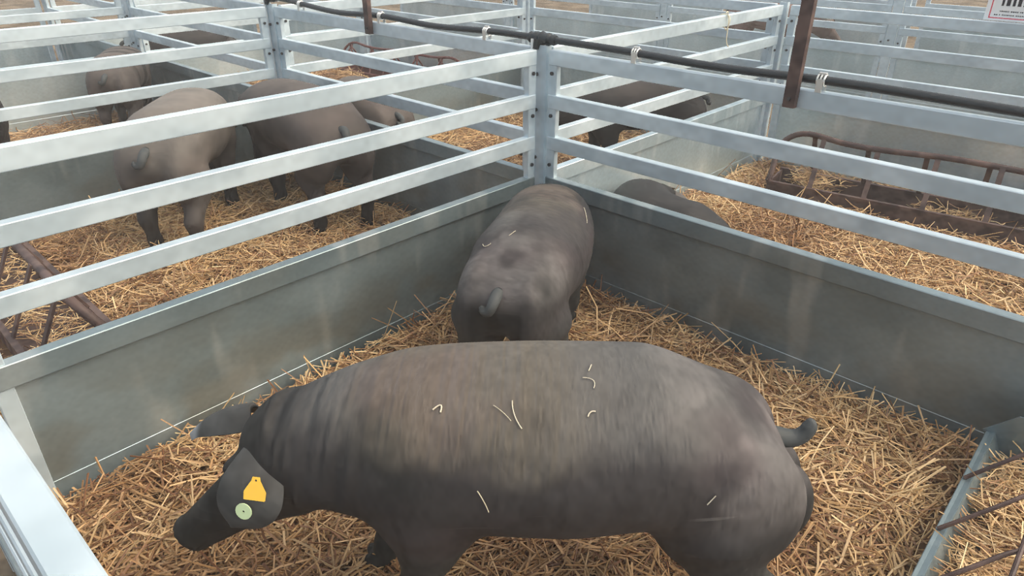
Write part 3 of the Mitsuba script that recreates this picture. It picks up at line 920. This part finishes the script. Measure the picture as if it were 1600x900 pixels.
stuck('long pale straw on the right shoulder of the pig in the corner', *SP, [(0.284, -0.185, 0.751), (0.219, -0.205, 0.735), (0.159, -0.218, 0.724)], 0.0024)

# ------------------------------------------------------------------ feed racks


def rack(label, x, y, ang, L, mat, ridge=0.43, half=0.17, lip=0.13, rt=0.019, bw=0.03, step=0.33, first=0.1, vee=False):
    key = thing('feed_rack', label, 'feed rack')
    tw = T().translate([x, y, 0.0]).rotate([0, 0, 1], ang)
    t = 0.012
    tr = cat(box(0, L, -half, half, 0.02, 0.03), box(0, L, -half, -half + t, 0.02, lip), box(0, L, half - t, half, 0.02, lip), box(0, t, -half, half, 0.02, lip), box(L - t, L, -half, half, 0.02, lip),
             box(-0.006, L + 0.006, -half - 0.008, -half + t + 0.006, lip - 0.006, lip + 0.010), box(-0.006, L + 0.006, half - t - 0.006, half + 0.008, lip - 0.006, lip + 0.010))
    part(key, 'trough', {**mikit.ply(tr, mat), 'to_world': tw})
    e = 0.06
    pth = smooth_path([(0.0, -half + 0.01, lip), (0.005, -half * 0.45, ridge * 0.62 + lip * 0.2), (0.03, -half * 0.16, ridge - 0.05), (0.10, 0, ridge), (0.3, 0, ridge), (L * 0.5, 0, ridge), (L - 0.3, 0, ridge), (L - 0.10, 0, ridge), (L - 0.03, half * 0.16, ridge - 0.05), (L - 0.005, half * 0.45, ridge * 0.62 + lip * 0.2), (L, half - 0.01, lip)], 70)
    part(key, 'top_rail', {**mikit.ply(tube(pth, rt, 12), mat, 40), 'to_world': tw})
    k = 0
    u = first
    while u < L - 0.05:
        for s in (-1, 1):
            v = u + (0.0 if s < 0 else -0.06)
            if not 0.03 < v < L - 0.03:
                continue
            if vee:
                for dv in (-0.08, 0.08):
                    m = tube([(v, 0, ridge - 0.005), (v + dv, s * (half - 0.012), lip)], bw / 2, 6)
                    part(key, 'bar', {**mikit.ply(m, mat, 40), 'to_world': tw})
            else:
                m = bar((v, s * 0.008, ridge - 0.004), (v, s * (half - 0.010), lip - 0.002), bw, 0.010, np.cross((1, 0, 0), (0, s * half, lip - ridge)))
                part(key, 'bar', {**mikit.ply(m, mat), 'to_world': tw})
        u += step
    return key, tw


rk, rtw = rack('long brown steel feed rack at the back of the right pen', 2.00, -0.42, -81.8, 2.0, 'rusty_steel', first=0.27)
rack('brown steel feed rack at the left edge in the left pen', -2.08, 0.40, 90, 2.0, 'rusty_steel', first=0.28)
rack('thin red feed rack with zigzag bars in the far pen', 2.24, 4.98, -85.5, 1.85, 'red_steel', ridge=0.40, rt=0.013, bw=0.018, step=0.36, first=0.12, vee=True)


def trough_straw(label, tw_xy, ang, L, half, z, n, seed, blocks):
    ca, sa = math.cos(math.radians(ang)), math.sin(math.radians(ang))

    def pos(k, r):
        b = r.integers(0, len(blocks), k)
        B = np.array(blocks)[b]
        u = r.uniform(B[:, 0], B[:, 1])
        v = r.uniform(-half, half, k)
        return np.stack([tw_xy[0] + u * ca - v * sa, tw_xy[1] + u * sa + v * ca, z + r.uniform(0, 1, k) * B[:, 2]], 1)
    v, f, c = straws(n, pos, (0.08, 0.22), (0.003, 0.006), seed, lift=0.02, tilt=0.25)
    key = thing('feed_straw', label, 'straw', kind='stuff')
    scene[key] = mikit.ply(trimesh.Trimesh(v, f, process=False), 'straw_mat', False, color=c)


trough_straw('leftover straw lying in the long brown feed rack', (2.00, -0.42), -81.8, 2.0, 0.12, 0.035, 420, 31, [(0.12, 0.45, 0.12), (0.12, 0.35, 0.15), (0.9, 1.9, 0.03), (0.9, 1.2, 0.05)])
trough_straw('straw lying in the feed rack at the left edge', (-2.08, 0.40), 90, 2.0, 0.12, 0.035, 600, 32, [(0.12, 1.9, 0.06)])

# galvanised trough with thin rods at the bottom right
key = thing('feed_trough', 'galvanised feed trough with curved rusty rods at the bottom right corner', 'feed trough')
yf, yb, lz, xa, xb = -2.165, -2.485, 0.155, -0.13, -1.75
prof = [(yf, lz), (yf - 0.015, lz + 0.006), (yf - 0.075, 0.03), (yb + 0.06, 0.03), (yb, lz + 0.05)]
tm = []
for (ya, za), (yc, zc) in zip(prof[:-1], prof[1:]):
    tm.append(bar(((xa + xb) / 2, ya, za), ((xa + xb) / 2, yc, zc), xa - xb, 0.004, (0, za - zc, yc - ya)))
part(key, 'body', mikit.ply(cat(*tm), 'galv_sheet'))
part(key, 'lip', mikit.ply(box(xb, xa, yf - 0.003, yf + 0.010, lz - 0.004, lz + 0.003, 0.002), 'galv_sheet'))
pl = trimesh.creation.extrude_polygon(Polygon([(yf + 0.02, lz + 0.004), (yf - 0.07, 0.015), (yb + 0.05, 0.015), (yb, lz + 0.12), (yf - 0.06, lz + 0.10)]), 0.005, engine='earcut')
M = np.array([[0, 0, 1, xa], [1, 0, 0, 0], [0, 1, 0, 0], [0, 0, 0, 1.0]])
pl.apply_transform(M)
part(key, 'end_plate', mikit.ply(pl, 'galv_sheet'))
for xr in (-0.44, -0.72, -1.00, -1.28, -1.56):
    pth = smooth_path([(xr, yf + 0.004, lz + 0.006), (xr + 0.04, yf - 0.06, lz + 0.075), (xr + 0.10, yf - 0.12, lz + 0.125), (xr + 0.17, yf - 0.17, lz + 0.145), (xr + 0.24, yf - 0.24, lz + 0.13), (xr + 0.28, yb + 0.01, lz + 0.05)], 20)
    part(key, 'rod', mikit.ply(tube(pth, 0.0062, 8), 'rusty_steel', 40))
part(key, 'rod', mikit.ply(tube([(xb, yf - 0.175, lz + 0.150), (xa, yf - 0.175, lz + 0.150)], 0.0062, 8), 'rusty_steel', 40))


def pos_t(k, r):
    x, y = r.uniform(xb + 0.05, xa - 0.05, k), r.uniform(yb + 0.05, yf - 0.06, k)
    return np.stack([x, y, 0.045 + r.uniform(0, 0.10, k)], 1)


v, f, c = straws(2600, pos_t, (0.08, 0.24), (0.003, 0.0065), 41, lift=0.02, tilt=0.2)
k2 = thing('feed_straw', 'straw filling the galvanised trough at the bottom right corner', 'straw', kind='stuff')
scene[k2] = mikit.ply(trimesh.Trimesh(v, f, process=False), 'straw_mat', False, color=c)

# ------------------------------------------------------------------ water pipe along the fence top
key = thing('water_pipe', 'black plastic water pipe clamped along the fence top rail', 'pipe')
hp = smooth_path([(0, -3.3, 1.180), (0, -2.4, 1.178), (0, -1.93, 1.180), (0, -1.32, 1.188), (0, -0.9, 1.180), (0, -0.53, 1.188), (0, 0.0, 1.192), (0, 0.37, 1.190), (0, 0.8, 1.176), (0, 1.24, 1.188), (0, 1.65, 1.172), (0, 2.1, 1.192), (0, 2.48, 1.205), (0, 3.1, 1.180), (0, 3.8, 1.180), (0, 5.0, 1.19)], 120)
part(key, 'hose', mikit.ply(tube(hp, 0.0155, 14), 'black_hose', 40))
for y in (-1.32, -0.53, 0.37, 1.24, 2.1, -2.5):
    z = 1.188
    a = np.linspace(0, 2 * PI, 17)
    ring = np.stack([0.0185 * np.cos(a), np.zeros(17), 0.0185 * np.sin(a)], 1)
    ms = [tube(ring + (0, y + dy, z), 0.004, 6, False) for dy in (-0.012, 0.0, 0.012)]
    ms += [box(-0.022, -0.018, y - 0.011, y + 0.011, 1.148, z + 0.006), box(0.018, 0.022, y - 0.011, y + 0.011, 1.148, z + 0.006), box(-0.006, 0.006, y - 0.014, y + 0.014, z + 0.017, z + 0.027, 0.002)]
    part(key, 'clamp', mikit.ply(cat(*ms), 'bright_metal'), 'shiny metal pipe clamp')
for y, z in ((0.0, 1.192), (Y1, 1.205)):
    ly = np.linspace(-0.085, 0.085, 13)
    rad = 0.020 + 0.010 * np.sin(np.linspace(0, PI, 13)) + 0.004 * np.sin(np.arange(13) * 2.4)
    ms = [tube(np.stack([0 * ly, y + ly, z + 0 * ly], 1), rad, 12), tube([(-0.02, y + 0.01, z), (-0.022, y + 0.02, z - 0.045)], [0.020, 0.016], 10)]
    part(key, 'joint', mikit.ply(cat(*ms), 'black_hose', 40), 'lumpy taped pipe joint above the post')

# ------------------------------------------------------------------ rusty upright bars, string, sign
for lab, y in (('rusty brown upright bar on the right, in front of the black pipe', -1.235), ('rusty brown upright bar at the top left of centre, in front of the black pipe', 1.32)):
    key = thing('steel_bar', lab, 'steel bar')
    part(key, 'angle', mikit.ply(cat(box(-0.050, -0.044, y - 0.022, y + 0.022, 1.085, 2.45), box(-0.044, -0.022, y - 0.022, y - 0.016, 1.085, 2.45)), 'rusty_steel'))
    part(key, 'bolt', mikit.ply(tube([(-0.058, y, 1.118), (0.03, y, 1.118)], 0.007, 6), 'bolt_metal'))

key = thing('string', 'pale string knotted over the top rail behind the black pipe', 'string')
xs = 1.76
a = np.linspace(0, 2 * PI, 13)
sm = [tube(smooth_path([(xs, -0.026, 1.06), (xs, -0.026, 1.152), (xs + 0.004, 0, 1.156), (xs, 0.026, 1.15), (xs, 0.026, 1.075), (xs, 0, 1.078), (xs, -0.026, 1.06)], 24), 0.0035, 6)]
sm += [tube(smooth_path([(xs, -0.027, 1.150), (xs + 0.012, -0.030, 1.11), (xs + 0.015, -0.030, 1.04), (xs + 0.02, -0.030, 1.0), (xs + 0.055, -0.032, 0.955)], 16), 0.0035, 6),
       tube(smooth_path([(xs, -0.026, 1.155), (xs - 0.02, -0.03, 1.175), (xs - 0.035, -0.03, 1.168)], 8), 0.0035, 6)]
scene[key] = mikit.ply(cat(*sm), 'string_mat', 40)

key = thing('sign', 'white notice board with a red border at the top right corner', 'sign')
stw = T().translate([X1 + 0.03, -1.245, 1.153]).rotate([0, 1, 0], -4).rotate([0, 0, 1], -90)
W_, H_ = 0.42, 0.30
part(key, 'board', {**mikit.ply(box(0, W_, 0.0, 0.005, 0, H_), 'sign_white'), 'to_world': stw})
b_ = [box(0.024, W_ - 0.024, -0.0012, 0, 0.012, 0.018), box(0.024, W_ - 0.024, -0.0012, 0, H_ - 0.018, H_ - 0.012), box(0.024, 0.030, -0.0012, 0, 0.012, H_ - 0.012), box(W_ - 0.030, W_ - 0.024, -0.0012, 0, 0.012, H_ - 0.012)]
part(key, 'border', {**mikit.ply(cat(*b_), 'sign_red'), 'to_world': stw}, 'thin red border line')
rs = np.random.default_rng(5)
g_ = []
for z_, h_, x_ in ((0.030, 0.006, 0.05), (0.050, 0.007, 0.075)):
    while x_ < W_ - 0.06:
        w_ = rs.uniform(0.004, 0.009)
        g_.append(box(x_, x_ + w_, -0.001, 0, z_, z_ + h_))
        x_ += w_ + rs.choice([0.003, 0.003, 0.009])
x_ = 0.075
for w_ in (0.012, 0.02, 0.014, 0.018, 0.016, 0.02, 0.014):
    g_.append(box(x_, x_ + w_, -0.001, 0, 0.085, 0.125))
    x_ += w_ + 0.012
part(key, 'lettering', {**mikit.ply(cat(*g_), 'sign_ink'), 'to_world': stw}, 'rows of small dark print', 'stuff')
